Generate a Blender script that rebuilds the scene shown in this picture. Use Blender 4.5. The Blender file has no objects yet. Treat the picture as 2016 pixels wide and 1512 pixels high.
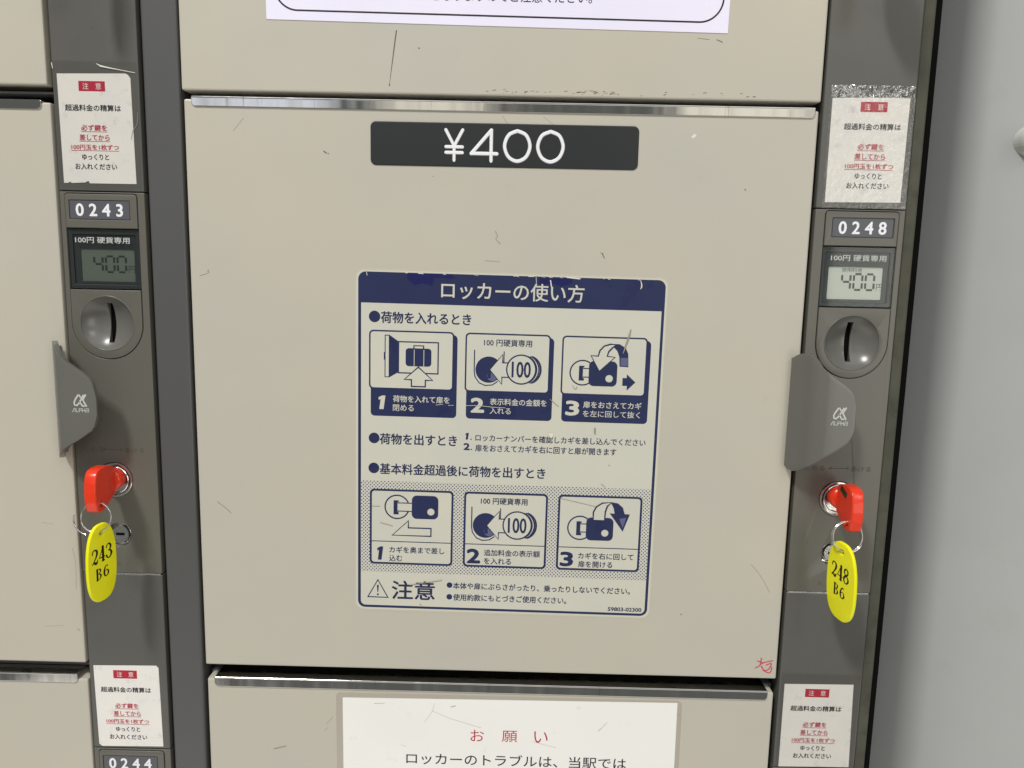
import bpy, bmesh, math, random
from mathutils import Vector, Matrix
random.seed(7)
SC = bpy.context.scene
COL = SC.collection
PI = math.pi

# ------------------------------------------------------------------ camera
# coordinates below are millimetres on the locker front: x to the right, z up
# (0 = height of the lens), d = how far a point stands out towards the viewer
ZC = 1.40
def P(x, z, d=0.0):
    return Vector((x / 1000.0, -d / 1000.0, ZC + z / 1000.0))
cam = bpy.data.cameras.new('camera')
cam.sensor_width = 36.0
cam.lens = 1514.0 / 2016.0 * 36.0
cam.clip_start = 0.01
cam.clip_end = 60.0
camo = bpy.data.objects.new('camera', cam)
COL.objects.link(camo)
yaw, pit, rol = math.radians(0.4994), math.radians(8.3336), math.radians(1.2228)
B = Matrix(((1, 0, 0), (0, 0, -1), (0, 1, 0)))
cy, sy, cp, sp, cr, sr = math.cos(yaw), math.sin(yaw), math.cos(pit), math.sin(pit), math.cos(rol), math.sin(rol)
Rm = Matrix(((cr, -sr, 0), (sr, cr, 0), (0, 0, 1))) @ Matrix(((1, 0, 0), (0, cp, -sp), (0, sp, cp))) @ Matrix(((cy, 0, sy), (0, 1, 0), (-sy, 0, cy))) @ B
Wm = Rm.transposed() @ Matrix(((1, 0, 0), (0, -1, 0), (0, 0, -1)))
camo.matrix_world = Matrix.Translation(P(0, 0, 427.11)) @ Wm.to_4x4()
SC.camera = camo

# ------------------------------------------------------------------ light
w = bpy.data.worlds.new('World')
SC.world = w
w.use_nodes = True
bgn = w.node_tree.nodes['Background']
bgn.inputs[0].default_value = (0.82, 0.84, 0.80, 1)
bgn.inputs[1].default_value = 0.17
def area(name, loc, target, sx, sy_, radiance, col):
    l = bpy.data.lights.new(name, 'AREA')
    l.shape = 'RECTANGLE'
    l.size = sx
    l.size_y = sy_
    l.energy = radiance * sx * sy_ * PI
    l.color = col
    o = bpy.data.objects.new(name, l)
    COL.objects.link(o)
    o.location = loc
    dv = Vector(target) - Vector(loc)
    o.rotation_euler = dv.to_track_quat('-Z', 'Y').to_euler()
    return o
area('ceiling_lamp_main', (-1.05, -1.65, 3.70), (0, 0, 1.4), 0.34, 0.42, 138.0, (1.0, 0.985, 0.95))
area('fill_light_right', (1.7, -2.6, 3.2), (0, 0, 1.4), 0.9, 0.9, 5.0, (1.0, 0.97, 0.92))  # added fill, no known lamp; lifts the lower right of the doors
area('fill_light_overhead', (0.2, -2.2, 3.9), (0, -0.6, 1.2), 3.4, 2.4, 1.0, (0.97, 0.98, 1.0))  # added broad softbox giving general fill from above
area('trim_reflection_light_left', (-1.53, -4.2, 2.50), (0, 0, 1.4), 0.80, 1.3, 0.95, (0.86, 0.90, 1.0))  # added panel; makes the cool bright patch mirrored in the steel trim
area('trim_reflection_light_right', (1.23, -4.0, 2.50), (0, 0, 1.4), 0.76, 1.3, 1.0, (1.0, 0.95, 0.80))  # added panel; makes the cream patch at the trim's right end
area('trim_reflection_light_middle', (-0.55, -4.4, 2.50), (0, 0, 1.4), 0.62, 1.2, 0.9, (1.0, 0.93, 0.78))  # added panel; makes the cream patch near the trim's middle
area('sheen_fill_light_right', (1.9, -2.9, 1.1), (0.1, 0, 1.3), 1.1, 1.6, 2.6, (1.0, 0.98, 0.90))  # added unseen light for sheen on the right column and extra fill
area('light_off_the_floor', (0.1, -0.68, 0.05), (0, -0.40, 1.4), 3.6, 1.05, 1.0, (1.0, 0.96, 0.88))
SC.view_settings.view_transform = 'Standard'
SC.view_settings.look = 'None'
SC.view_settings.exposure = 0.0
SC.view_settings.gamma = 1.0

# ------------------------------------------------------------------ materials
def rgb(r, g, b, k=0.92):
    f = lambda c: ((c / 255.0) / 12.92 if c / 255.0 <= 0.04045 else ((c / 255.0 + 0.055) / 1.055) ** 2.4)
    return (f(r) / k, f(g) / k, f(b) / k)
def mat(name, col, rough=0.5, metal=0.0, spec=0.5, var=0.0, vscale=9.0, tint=None, bump=0.0, bscale=400.0,
        coat=0.0, rvar=0.0, dent=None, blotch=None, stretch=None, sss=0.0):
    m = bpy.data.materials.new(name)
    m.use_nodes = True
    nt = m.node_tree
    N, L = nt.nodes, nt.links
    b = N['Principled BSDF']
    b.inputs['Base Color'].default_value = (*col, 1)
    b.inputs['Roughness'].default_value = rough
    b.inputs['Metallic'].default_value = metal
    b.inputs['Specular IOR Level'].default_value = spec
    b.inputs['Coat Weight'].default_value = coat
    b.inputs['Coat Roughness'].default_value = 0.12
    if sss:
        b.inputs['Subsurface Weight'].default_value = sss
        b.inputs['Subsurface Scale'].default_value = 0.003
    geo = N.new('ShaderNodeNewGeometry')
    vec = geo.outputs['Position']
    if stretch:
        mp = N.new('ShaderNodeMapping')
        mp.inputs['Scale'].default_value = stretch
        L.new(vec, mp.inputs['Vector'])
        vec = mp.outputs['Vector']
    def noise(scale, detail=3.0, rgh=0.55):
        n = N.new('ShaderNodeTexNoise')
        n.inputs['Scale'].default_value = scale
        n.inputs['Detail'].default_value = detail
        n.inputs['Roughness'].default_value = rgh
        L.new(vec, n.inputs['Vector'])
        return n
    out = None
    if var or tint:
        n = noise(vscale)
        r = N.new('ShaderNodeValToRGB')
        r.color_ramp.elements[0].position = 0.32
        r.color_ramp.elements[1].position = 0.68
        t = tint or (1, 1, 1)
        r.color_ramp.elements[0].color = (*[c * (1 - var) * (2 - k) for c, k in zip(col, t)], 1)
        r.color_ramp.elements[1].color = (*[c * (1 + var) * k for c, k in zip(col, t)], 1)
        L.new(n.outputs['Fac'], r.inputs['Fac'])
        out = r.outputs['Color']
    if blotch:
        bc, bs, lo, hi, amt = blotch
        n = noise(bs, 6.0, 0.65)
        r = N.new('ShaderNodeMapRange')
        r.inputs['From Min'].default_value = lo
        r.inputs['From Max'].default_value = hi
        r.inputs['To Max'].default_value = amt
        L.new(n.outputs['Fac'], r.inputs['Value'])
        mx = N.new('ShaderNodeMix')
        mx.data_type = 'RGBA'
        L.new(r.outputs['Result'], mx.inputs['Factor'])
        if out:
            L.new(out, mx.inputs['A'])
        else:
            mx.inputs['A'].default_value = (*col, 1)
        mx.inputs['B'].default_value = (*bc, 1)
        out = mx.outputs['Result']
    if out:
        L.new(out, b.inputs['Base Color'])
    if rvar:
        n = noise(vscale * 5, 5.0)
        r = N.new('ShaderNodeMapRange')
        r.inputs['From Min'].default_value = 0.3
        r.inputs['From Max'].default_value = 0.7
        r.inputs['To Min'].default_value = max(0.02, rough - rvar)
        r.inputs['To Max'].default_value = rough + rvar
        L.new(n.outputs['Fac'], r.inputs['Value'])
        L.new(r.outputs['Result'], b.inputs['Roughness'])
    if bump:
        n = noise(bscale, 2.0)
        bp = N.new('ShaderNodeBump')
        bp.inputs['Strength'].default_value = 1.0
        bp.inputs['Distance'].default_value = bump
        L.new(n.outputs['Fac'], bp.inputs['Height'])
        if dent:
            n2_ = noise(dent[1], 1.5)
            b2 = N.new('ShaderNodeBump')
            b2.inputs['Distance'].default_value = dent[0]
            L.new(n2_.outputs['Fac'], b2.inputs['Height'])
            L.new(b2.outputs['Normal'], bp.inputs['Normal'])
        L.new(bp.outputs['Normal'], b.inputs['Normal'])
    return m

DOOR = rgb(189, 184, 171)
M_door = mat('beige_paint', DOOR, 0.36, spec=0.45, var=0.018, vscale=8, tint=(1.016, 0.999, 0.978), rvar=0.07, dent=(0.0012, 13), bump=0.00002, bscale=900,
             blotch=(rgb(158, 148, 130), 46, 0.66, 0.84, 0.30))
M_col = mat('grey_plastic', rgb(91, 90, 86), 0.32, spec=0.5, var=0.04, vscale=14, dent=(0.0008, 22), bump=0.000012, bscale=1500, rvar=0.05)
M_insert = mat('warm_grey_plastic', rgb(99, 97, 89), 0.32, spec=0.5, var=0.02, vscale=20, bump=0.00001, bscale=2000)
M_handle = mat('handle_grey_plastic', rgb(104, 103, 98), 0.25, spec=0.5, var=0.02, vscale=20, bump=0.000012, bscale=1200)
M_post = mat('grey_painted_steel', rgb(85, 85, 85), 0.34, spec=0.5, var=0.02, vscale=10, bump=0.00001, bscale=900)
M_frame_shaded = mat('shaded_frame_steel', rgb(72, 72, 60), 0.6, var=0.15, vscale=40, blotch=(rgb(40, 40, 34), 90, 0.5, 0.7, 0.5))  # recessed frame post; its shade is put into this dark colour
M_body = mat('shaded_cabinet_steel', (0.012, 0.012, 0.011), 0.7, spec=0.1)  # grey cabinet steel, coloured near black for the unlit gaps
M_black = mat('black_void', (0.004, 0.004, 0.004), 0.8, spec=0.05)  # near-black colour standing for the shade inside slots and gaps
M_chrome = mat('polished_steel', (0.62, 0.61, 0.59), 0.11, metal=1.0, rvar=0.07, vscale=30, bump=0.000012, bscale=9, stretch=(1, 1, 0.05),
               blotch=(rgb(90, 85, 70), 260, 0.62, 0.75, 0.6))
M_lock = mat('satin_steel', (0.78, 0.77, 0.75), 0.20, metal=1.0, rvar=0.08, vscale=200, bump=0.00002, bscale=1500)
M_ring = mat('nickel_wire', (0.75, 0.74, 0.72), 0.15, metal=1.0)
M_red = mat('red_plastic', (0.86, 0.048, 0.014), 0.26, spec=0.5, var=0.03, vscale=120, sss=0.15)
M_yellow = mat('yellow_plastic', (1.0, 0.965, 0.004), 0.36, spec=0.4, var=0.02, vscale=90, blotch=((0.75, 0.68, 0.01), 260, 0.66, 0.8, 0.5), sss=0.1)
M_paper = mat('aged_white_paper', rgb(226, 222, 217, 0.86), 0.45, var=0.03, vscale=60, tint=(1.0, 0.99, 0.97), bump=0.00015, bscale=90,
              blotch=(rgb(180, 176, 172), 140, 0.56, 0.74, 0.5))
M_sheet = mat('instruction_sheet', rgb(203, 201, 188), 0.33, var=0.02, vscale=25, tint=(1.01, 1.0, 0.985), blotch=(rgb(165, 160, 140), 120, 0.68, 0.82, 0.5))
M_clearedge = mat('laminate_edge', rgb(196, 190, 172), 0.2)
M_lam = mat('laminate_film', rgb(176, 169, 156), 0.2, blotch=(rgb(115, 108, 95), 160, 0.58, 0.75, 0.45))
M_notice = mat('lilac_white_paper', rgb(222, 218, 236, 0.80), 0.16, var=0.012, vscale=30, bump=0.00004, bscale=60)
M_notice2 = mat('laminated_white_paper', rgb(234, 232, 228, 0.86), 0.16, var=0.012, vscale=22, bump=0.00005, bscale=50,
                blotch=(rgb(200, 198, 190), 90, 0.62, 0.78, 0.5))
M_navy = mat('navy_ink', rgb(42, 49, 84), 0.36, spec=0.35, var=0.05, vscale=40, blotch=(rgb(36, 38, 80), 60, 0.55, 0.6, 0.5))
M_navyd = mat('deep_navy_ink', rgb(30, 32, 88), 0.28)
M_navym = mat('halftone_navy', rgb(95, 98, 132), 0.33)
M_ink = mat('black_ink', (0.012, 0.012, 0.014), 0.4)
M_brown = mat('dark_brown_ink', (0.028, 0.006, 0.008), 0.5, spec=0.2)
M_rink = mat('crimson_ink', rgb(182, 32, 58), 0.4)
M_rinkf = mat('red_marker_ink', rgb(205, 70, 88), 0.4)
M_price = mat('charcoal_label', rgb(38, 41, 42), 0.38, var=0.04, vscale=12)
M_white = mat('white_ink', rgb(236, 236, 240), 0.35)
M_offw = mat('grey_white_ink', rgb(196, 198, 194), 0.4)
M_plate = mat('slate_number_plate', rgb(88, 89, 96), 0.35)
M_lcdR = mat('pale_liquid_crystal', rgb(200, 204, 192), 0.25)
M_lcdL = mat('dim_liquid_crystal', rgb(98, 106, 97), 0.3)
M_seg = mat('liquid_crystal_segment', rgb(62, 66, 62), 0.4)
M_segd = mat('dim_liquid_crystal_segment', rgb(48, 54, 48), 0.4)
M_bezel = mat('smoky_plastic', rgb(50, 54, 55), 0.35)
M_pillar = mat('pale_grey_paint', rgb(174, 175, 174), 0.5, spec=0.3, var=0.02, vscale=18, bump=0.00003, bscale=500,
               blotch=(rgb(165, 164, 160), 22, 0.6, 0.75, 0.35))
M_knob = mat('ivory_plastic', rgb(222, 223, 214), 0.4)
M_scuff = mat('dark_scuff', rgb(104, 94, 80), 0.6)
M_scuff2 = mat('faint_scuff', rgb(158, 149, 132), 0.6)
M_chip = mat('pale_chip', rgb(222, 218, 205), 0.4)

def clear(name, tint, gloss_rough, bump=0.0, bscale=200.0, base=0.04, rim=0.35):
    """see-through plastic: tinted transparency under a glossy skin"""
    m = bpy.data.materials.new(name)
    m.use_nodes = True
    nt = m.node_tree
    N, L = nt.nodes, nt.links
    N.remove(N['Principled BSDF'])
    tr = N.new('ShaderNodeBsdfTransparent')
    tr.inputs[0].default_value = (*tint, 1)
    gl = N.new('ShaderNodeBsdfGlossy')
    gl.inputs['Roughness'].default_value = gloss_rough
    fr = N.new('ShaderNodeLayerWeight')
    fr.inputs['Blend'].default_value = 0.25
    mx = N.new('ShaderNodeMixShader')
    ad = N.new('ShaderNodeMath')
    ad.operation = 'MULTIPLY_ADD'
    ad.inputs[1].default_value = rim
    ad.inputs[2].default_value = base
    L.new(fr.outputs['Facing'], ad.inputs[0])
    L.new(ad.outputs[0], mx.inputs[0])
    L.new(tr.outputs[0], mx.inputs[1])
    L.new(gl.outputs[0], mx.inputs[2])
    L.new(mx.outputs[0], N['Material Output'].inputs[0])
    if bump:
        geo = N.new('ShaderNodeNewGeometry')
        n = N.new('ShaderNodeTexNoise')
        n.inputs['Scale'].default_value = bscale
        n.inputs['Detail'].default_value = 3.0
        L.new(geo.outputs['Position'], n.inputs['Vector'])
        bp = N.new('ShaderNodeBump')
        bp.inputs['Distance'].default_value = bump
        L.new(n.outputs['Fac'], bp.inputs['Height'])
        L.new(bp.outputs[0], gl.inputs['Normal'])
    return m
M_window = clear('clear_window_plastic', (0.93, 0.94, 0.935), 0.05, base=0.015, rim=0.12)
M_tape = clear('clear_tape', (0.97, 0.97, 0.96), 0.16, bump=0.0006, bscale=300, base=0.08)
M_tapec = clear('crinkled_clear_tape', (0.95, 0.95, 0.95), 0.09, bump=0.0014, bscale=260, base=0.30)
M_tapes = clear('smooth_clear_tape', (0.93, 0.93, 0.92), 0.22, bump=0.0001, bscale=120, base=0.02)

def dots_material():
    m = mat('dotted_navy_print', rgb(203, 201, 188), 0.33)
    nt = m.node_tree
    N, L = nt.nodes, nt.links
    tc = N.new('ShaderNodeTexCoord')
    sep = N.new('ShaderNodeSeparateXYZ')
    L.new(tc.outputs['Object'], sep.inputs[0])
    def wave(sock, pitch):
        a = N.new('ShaderNodeMath'); a.operation = 'MULTIPLY'; a.inputs[1].default_value = 2 * PI / pitch
        L.new(sock, a.inputs[0])
        s = N.new('ShaderNodeMath'); s.operation = 'COSINE'
        L.new(a.outputs[0], s.inputs[0])
        return s.outputs[0]
    mu = N.new('ShaderNodeMath'); mu.operation = 'MULTIPLY'
    L.new(wave(sep.outputs[0], 0.00205), mu.inputs[0])
    L.new(wave(sep.outputs[2], 0.00205), mu.inputs[1])
    mr = N.new('ShaderNodeMapRange')
    mr.inputs['From Min'].default_value = 0.30
    mr.inputs['From Max'].default_value = 0.55
    L.new(mu.outputs[0], mr.inputs['Value'])
    mx = N.new('ShaderNodeMix'); mx.data_type = 'RGBA'
    mx.inputs['A'].default_value = (*rgb(203, 201, 188), 1)
    mx.inputs['B'].default_value = (*rgb(50, 55, 100), 1)
    L.new(mr.outputs[0], mx.inputs['Factor'])
    L.new(mx.outputs['Result'], N['Principled BSDF'].inputs['Base Color'])
    return m
M_dots = dots_material()

# ------------------------------------------------------------------ mesh helpers (all in mm: x, z, d)
ORG = {}
def thing(name, label, cat, org=(0, 0, 0), group=None):
    o = bpy.data.objects.new(name, None)
    o.empty_display_size = 0.02
    COL.objects.link(o)
    o.location = P(*org)
    o['label'] = label
    o['category'] = cat
    if group:
        o['group'] = group
    ORG[o] = Vector(P(*org))
    return o
def origin(o):
    while o.parent:
        o = o.parent
    return ORG.get(o, Vector(P(0, 0, 0)))
def link(name, me, m, parent=None, label=None, smooth=None, flat_above=22.0):
    """me: mesh with vertices in mm as (x, z, d)"""
    off = origin(parent) if parent else Vector((0, 0, 0))
    big = [p.area > flat_above for p in me.polygons] if smooth is not None else None
    for v in me.vertices:
        c = v.co
        v.co = P(c.x, c.y, c.z) - off
    me.name = name
    me.materials.clear()
    for k in (m if isinstance(m, (list, tuple)) else [m]):
        me.materials.append(k)
    if smooth is not None:
        for p in me.polygons:
            p.use_smooth = True
        me.set_sharp_from_angle(angle=math.radians(smooth))
        for p, f in zip(me.polygons, big):
            if f:
                p.use_smooth = False      # broad sheet faces stay truly flat
    o = bpy.data.objects.new(name, me)
    COL.objects.link(o)
    if parent:
        o.parent = parent
    if label:
        o['label'] = label
    return o
def mesh_of(bm):
    me = bpy.data.meshes.new('m')
    bm.to_mesh(me)
    bm.free()
    return me
def join(*mm):
    bm = bmesh.new()
    for m in mm:
        if m is None:
            continue
        bm.from_mesh(m)
        bpy.data.meshes.remove(m)
    return mesh_of(bm)
def setmat(me, i):
    for p in me.polygons:
        p.material_index = i
    return me
def xform(me, M):
    me.transform(M)
    return me
def box(x0, x1, z0, z1, d0, d1, bev=0.0, seg=2, big=None):
    bm = bmesh.new()
    bmesh.ops.create_cube(bm, size=1.0)
    for v in bm.verts:
        v.co = Vector(((x0 + x1) / 2 + v.co.x * (x1 - x0), (z0 + z1) / 2 + v.co.y * (z1 - z0), (d0 + d1) / 2 + v.co.z * (d1 - d0)))
    if big:   # a larger roll on the lower front edge of a folded sheet
        e = [e for e in bm.edges if all(abs(v.co.y - min(z0, z1)) < 1e-6 and abs(v.co.z - max(d0, d1)) < 1e-6 for v in e.verts)]
        bmesh.ops.bevel(bm, geom=e, offset=big, segments=6, profile=0.5, affect='EDGES')
        e = [e for e in bm.edges if len(e.link_faces) == 2 and e.calc_face_angle() > math.radians(60)]
        if bev:
            bmesh.ops.bevel(bm, geom=e, offset=bev, segments=seg, profile=0.5, affect='EDGES')
    elif bev:
        bmesh.ops.bevel(bm, geom=bm.edges[:], offset=bev, segments=seg, profile=0.5, affect='EDGES')
    return mesh_of(bm)
def rr(x0, x1, z0, z1, r, seg=6):
    """rounded rectangle outline; r is one radius or (tl, tr, br, bl)"""
    if not isinstance(r, (list, tuple)):
        r = (r, r, r, r)
    pts = []
    for (cx, cz, a0, rad) in ((x0, z1, 180, r[0]), (x1, z1, 90, r[1]), (x1, z0, 0, r[2]), (x0, z0, -90, r[3])):
        sx = 1 if cx == x0 else -1
        sz = 1 if cz == z0 else -1
        if rad <= 0:
            pts.append((cx, cz))
            continue
        for k in range(seg + 1):
            a = math.radians(a0 - 90.0 * k / seg)
            pts.append((cx + sx * rad + rad * math.cos(a), cz + sz * rad + rad * math.sin(a)))
    return pts
def circ(x, z, r, n=40, rz=None):
    return [(x + r * math.cos(2 * PI * k / n), z + (rz or r) * math.sin(2 * PI * k / n)) for k in range(n)]
def shape(loops, d0=0.0, d1=None, bev=0.0, bseg=2):
    """filled outline with holes; flat at d0, or a slab d0..d1 with rounded edges"""
    cu = bpy.data.curves.new('c', 'CURVE')
    cu.dimensions = '2D'
    cu.fill_mode = 'BOTH'
    for lp in loops:
        s = cu.splines.new('POLY')
        s.points.add(len(lp) - 1)
        for p, q in zip(s.points, lp):
            p.co = (q[0], q[1], 0, 1)
        s.use_cyclic_u = True
    if d1 is not None:
        cu.extrude = max((d1 - d0) / 2 - bev, 0.0001)
        if bev:
            cu.bevel_depth = bev
            cu.bevel_resolution = bseg
            cu.offset = -bev
    ob = bpy.data.objects.new('c', cu)
    me = bpy.data.meshes.new_from_object(ob)
    bpy.data.objects.remove(ob)
    bpy.data.curves.remove(cu)
    dz = d0 if d1 is None else (d0 + d1) / 2
    for v in me.vertices:
        v.co.z += dz
    if d1 is not None:
        bm = bmesh.new()
        bm.from_mesh(me)
        bmesh.ops.remove_doubles(bm, verts=bm.verts[:], dist=1e-4)
        bmesh.ops.recalc_face_normals(bm, faces=bm.faces[:])
        bm.to_mesh(me)
        bm.free()
    return me
def smooth_pts(pts, n=6):
    out = []
    m = len(pts)
    for i in range(m - 1):
        p0, p1, p2, p3 = pts[max(i - 1, 0)], pts[i], pts[i + 1], pts[min(i + 2, m - 1)]
        for k in range(n):
            t = k / n
            out.append(tuple(0.5 * ((2 * p1[j]) + (-p0[j] + p2[j]) * t + (2 * p0[j] - 5 * p1[j] + 4 * p2[j] - p3[j]) * t * t
                                    + (-p0[j] + 3 * p1[j] - 3 * p2[j] + p3[j]) * t ** 3) for j in range(len(p1))))
    out.append(tuple(pts[-1]))
    return out
def stroke(pts, wd, d, cyc=False, smooth=False, round_=True, flat=0.04):
    """pen stroke of width wd lying at depth d; pts (x, z) or (x, z, width)"""
    pts = [tuple(p) if len(p) == 3 else (p[0], p[1], wd) for p in pts]
    if smooth:
        pts = smooth_pts(pts)
    cu = bpy.data.curves.new('c', 'CURVE')
    cu.dimensions = '3D'
    cu.bevel_depth = 0.5
    cu.bevel_resolution = 1
    cu.use_fill_caps = True
    q = list(pts)
    if round_ and not cyc:
        def cap(a, b):
            v = Vector((a[0] - b[0], a[1] - b[1]))
            if v.length < 1e-9:
                return []
            v.normalize()
            h = a[2] / 2
            return [(a[0] + v.x * h * s, a[1] + v.y * h * s, a[2] * k) for s, k in ((0.5, 0.87), (0.85, 0.53), (1.0, 0.12))]
        q = cap(pts[0], pts[1])[::-1] + q + cap(pts[-1], pts[-2])
    s = cu.splines.new('POLY')
    s.points.add(len(q) - 1)
    for p, a in zip(s.points, q):
        p.co = (a[0], a[1], 0, 1)
        p.radius = a[2]
    s.use_cyclic_u = cyc
    ob = bpy.data.objects.new('c', cu)
    me = bpy.data.meshes.new_from_object(ob)
    bpy.data.objects.remove(ob)
    bpy.data.curves.remove(cu)
    for v in me.vertices:
        v.co.z = v.co.z * flat + d
    return me
def text(body, x0, x1, zb, d, h=None, zc=None, bold=0.0, space=1.0, sx=None, emb=0.0):
    """lettering whose ink spans x0..x1 and sits on zb (or is centred on zc); h = ink height if given"""
    cu = bpy.data.curves.new('t', 'FONT')
    cu.body = body
    cu.size = 1.0
    cu.resolution_u = 3
    cu.space_character = space
    if emb:
        cu.extrude = emb
    ob = bpy.data.objects.new('t', cu)
    COL.objects.link(ob)
    me = bpy.data.meshes.new_from_object(ob)
    bpy.data.objects.remove(ob)
    bpy.data.curves.remove(cu)
    xs = [v.co.x for v in me.vertices]
    ys = [v.co.y for v in me.vertices]
    k = (x1 - x0) / (max(xs) - min(xs))
    kh = k if h is None else h / (max(ys) - min(ys))
    zz = zb if zc is None else zc - (max(ys) - min(ys)) * kh / 2
    mx, my = min(xs), min(ys)
    for v in me.vertices:
        v.co = Vector((x0 + (v.co.x - mx) * k, zz + (v.co.y - my) * kh, d + v.co.z * (k if emb else 0)))
    if bold:
        # heavier strokes: the same print laid over itself a hair apart
        t = bold * kh
        out = []
        for i, (a, b) in enumerate(((t, 0), (-t, 0), (0, t * 0.8), (0, -t * 0.8), (t * 0.7, t * 0.6), (-t * 0.7, -t * 0.6), (t * 0.7, -t * 0.6), (-t * 0.7, t * 0.6))):
            c = me.copy()
            c.transform(Matrix.Translation((a, b, 0.0035 * (i + 1))))
            out.append(c)
        me = join(me, *out)
    return me
def boolean(a, b):
    oa = bpy.data.objects.new('a', a)
    ob = bpy.data.objects.new('b', b)
    COL.objects.link(oa)
    COL.objects.link(ob)
    md = oa.modifiers.new('b', 'BOOLEAN')
    md.operation = 'DIFFERENCE'
    md.solver = 'EXACT'
    md.object = ob
    bpy.context.view_layer.update()
    dg = bpy.context.evaluated_depsgraph_get()
    me = bpy.data.meshes.new_from_object(oa.evaluated_get(dg))
    bpy.data.objects.remove(oa)
    bpy.data.objects.remove(ob)
    return me
def lathe(prof, x, z, n=40, closed=False):
    """prof: (radius, d) points turned about the axis through (x, z)"""
    bm = bmesh.new()
    rings = []
    for r, d in prof:
        if r < 1e-6:
            rings.append([bm.verts.new((x, z, d))])
        else:
            rings.append([bm.verts.new((x + r * math.cos(2 * PI * k / n), z + r * math.sin(2 * PI * k / n), d)) for k in range(n)])
    for a, b in zip(rings, rings[1:]):
        for k in range(n):
            j = (k + 1) % n
            vs = [a[k % len(a)], a[j % len(a)], b[j % len(b)], b[k % len(b)]]
            u = []
            for v in vs:
                if v not in u:
                    u.append(v)
            if len(u) > 2:
                bm.faces.new(u)
    bmesh.ops.recalc_face_normals(bm, faces=bm.faces[:])
    return mesh_of(bm)
def torus(cx, cz, cd, R, r, a0=0, a1=360, n=48, m=8, tilt=0.0):
    bm = bmesh.new()
    full = abs(a1 - a0) >= 360
    cnt = n if full else n + 1
    rings = []
    for i in range(cnt):
        a = math.radians(a0 + (a1 - a0) * i / n)
        ring = []
        for j in range(m):
            b = 2 * PI * j / m
            rad = R + r * math.cos(b)
            p = Vector((rad * math.cos(a), rad * math.sin(a), r * math.sin(b)))
            p = Matrix.Rotation(tilt, 3, 'X') @ p
            ring.append(bm.verts.new((cx + p.x, cz + p.y, cd + p.z)))
        rings.append(ring)
    for i in range(n if full else n):
        a, b = rings[i], rings[(i + 1) % cnt]
        for j in range(m):
            k = (j + 1) % m
            bm.faces.new((a[j], b[j], b[k], a[k]))
    if not full:
        bm.faces.new(rings[0])
        bm.faces.new(rings[-1][::-1])
    bmesh.ops.recalc_face_normals(bm, faces=bm.faces[:])
    return mesh_of(bm)

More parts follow.
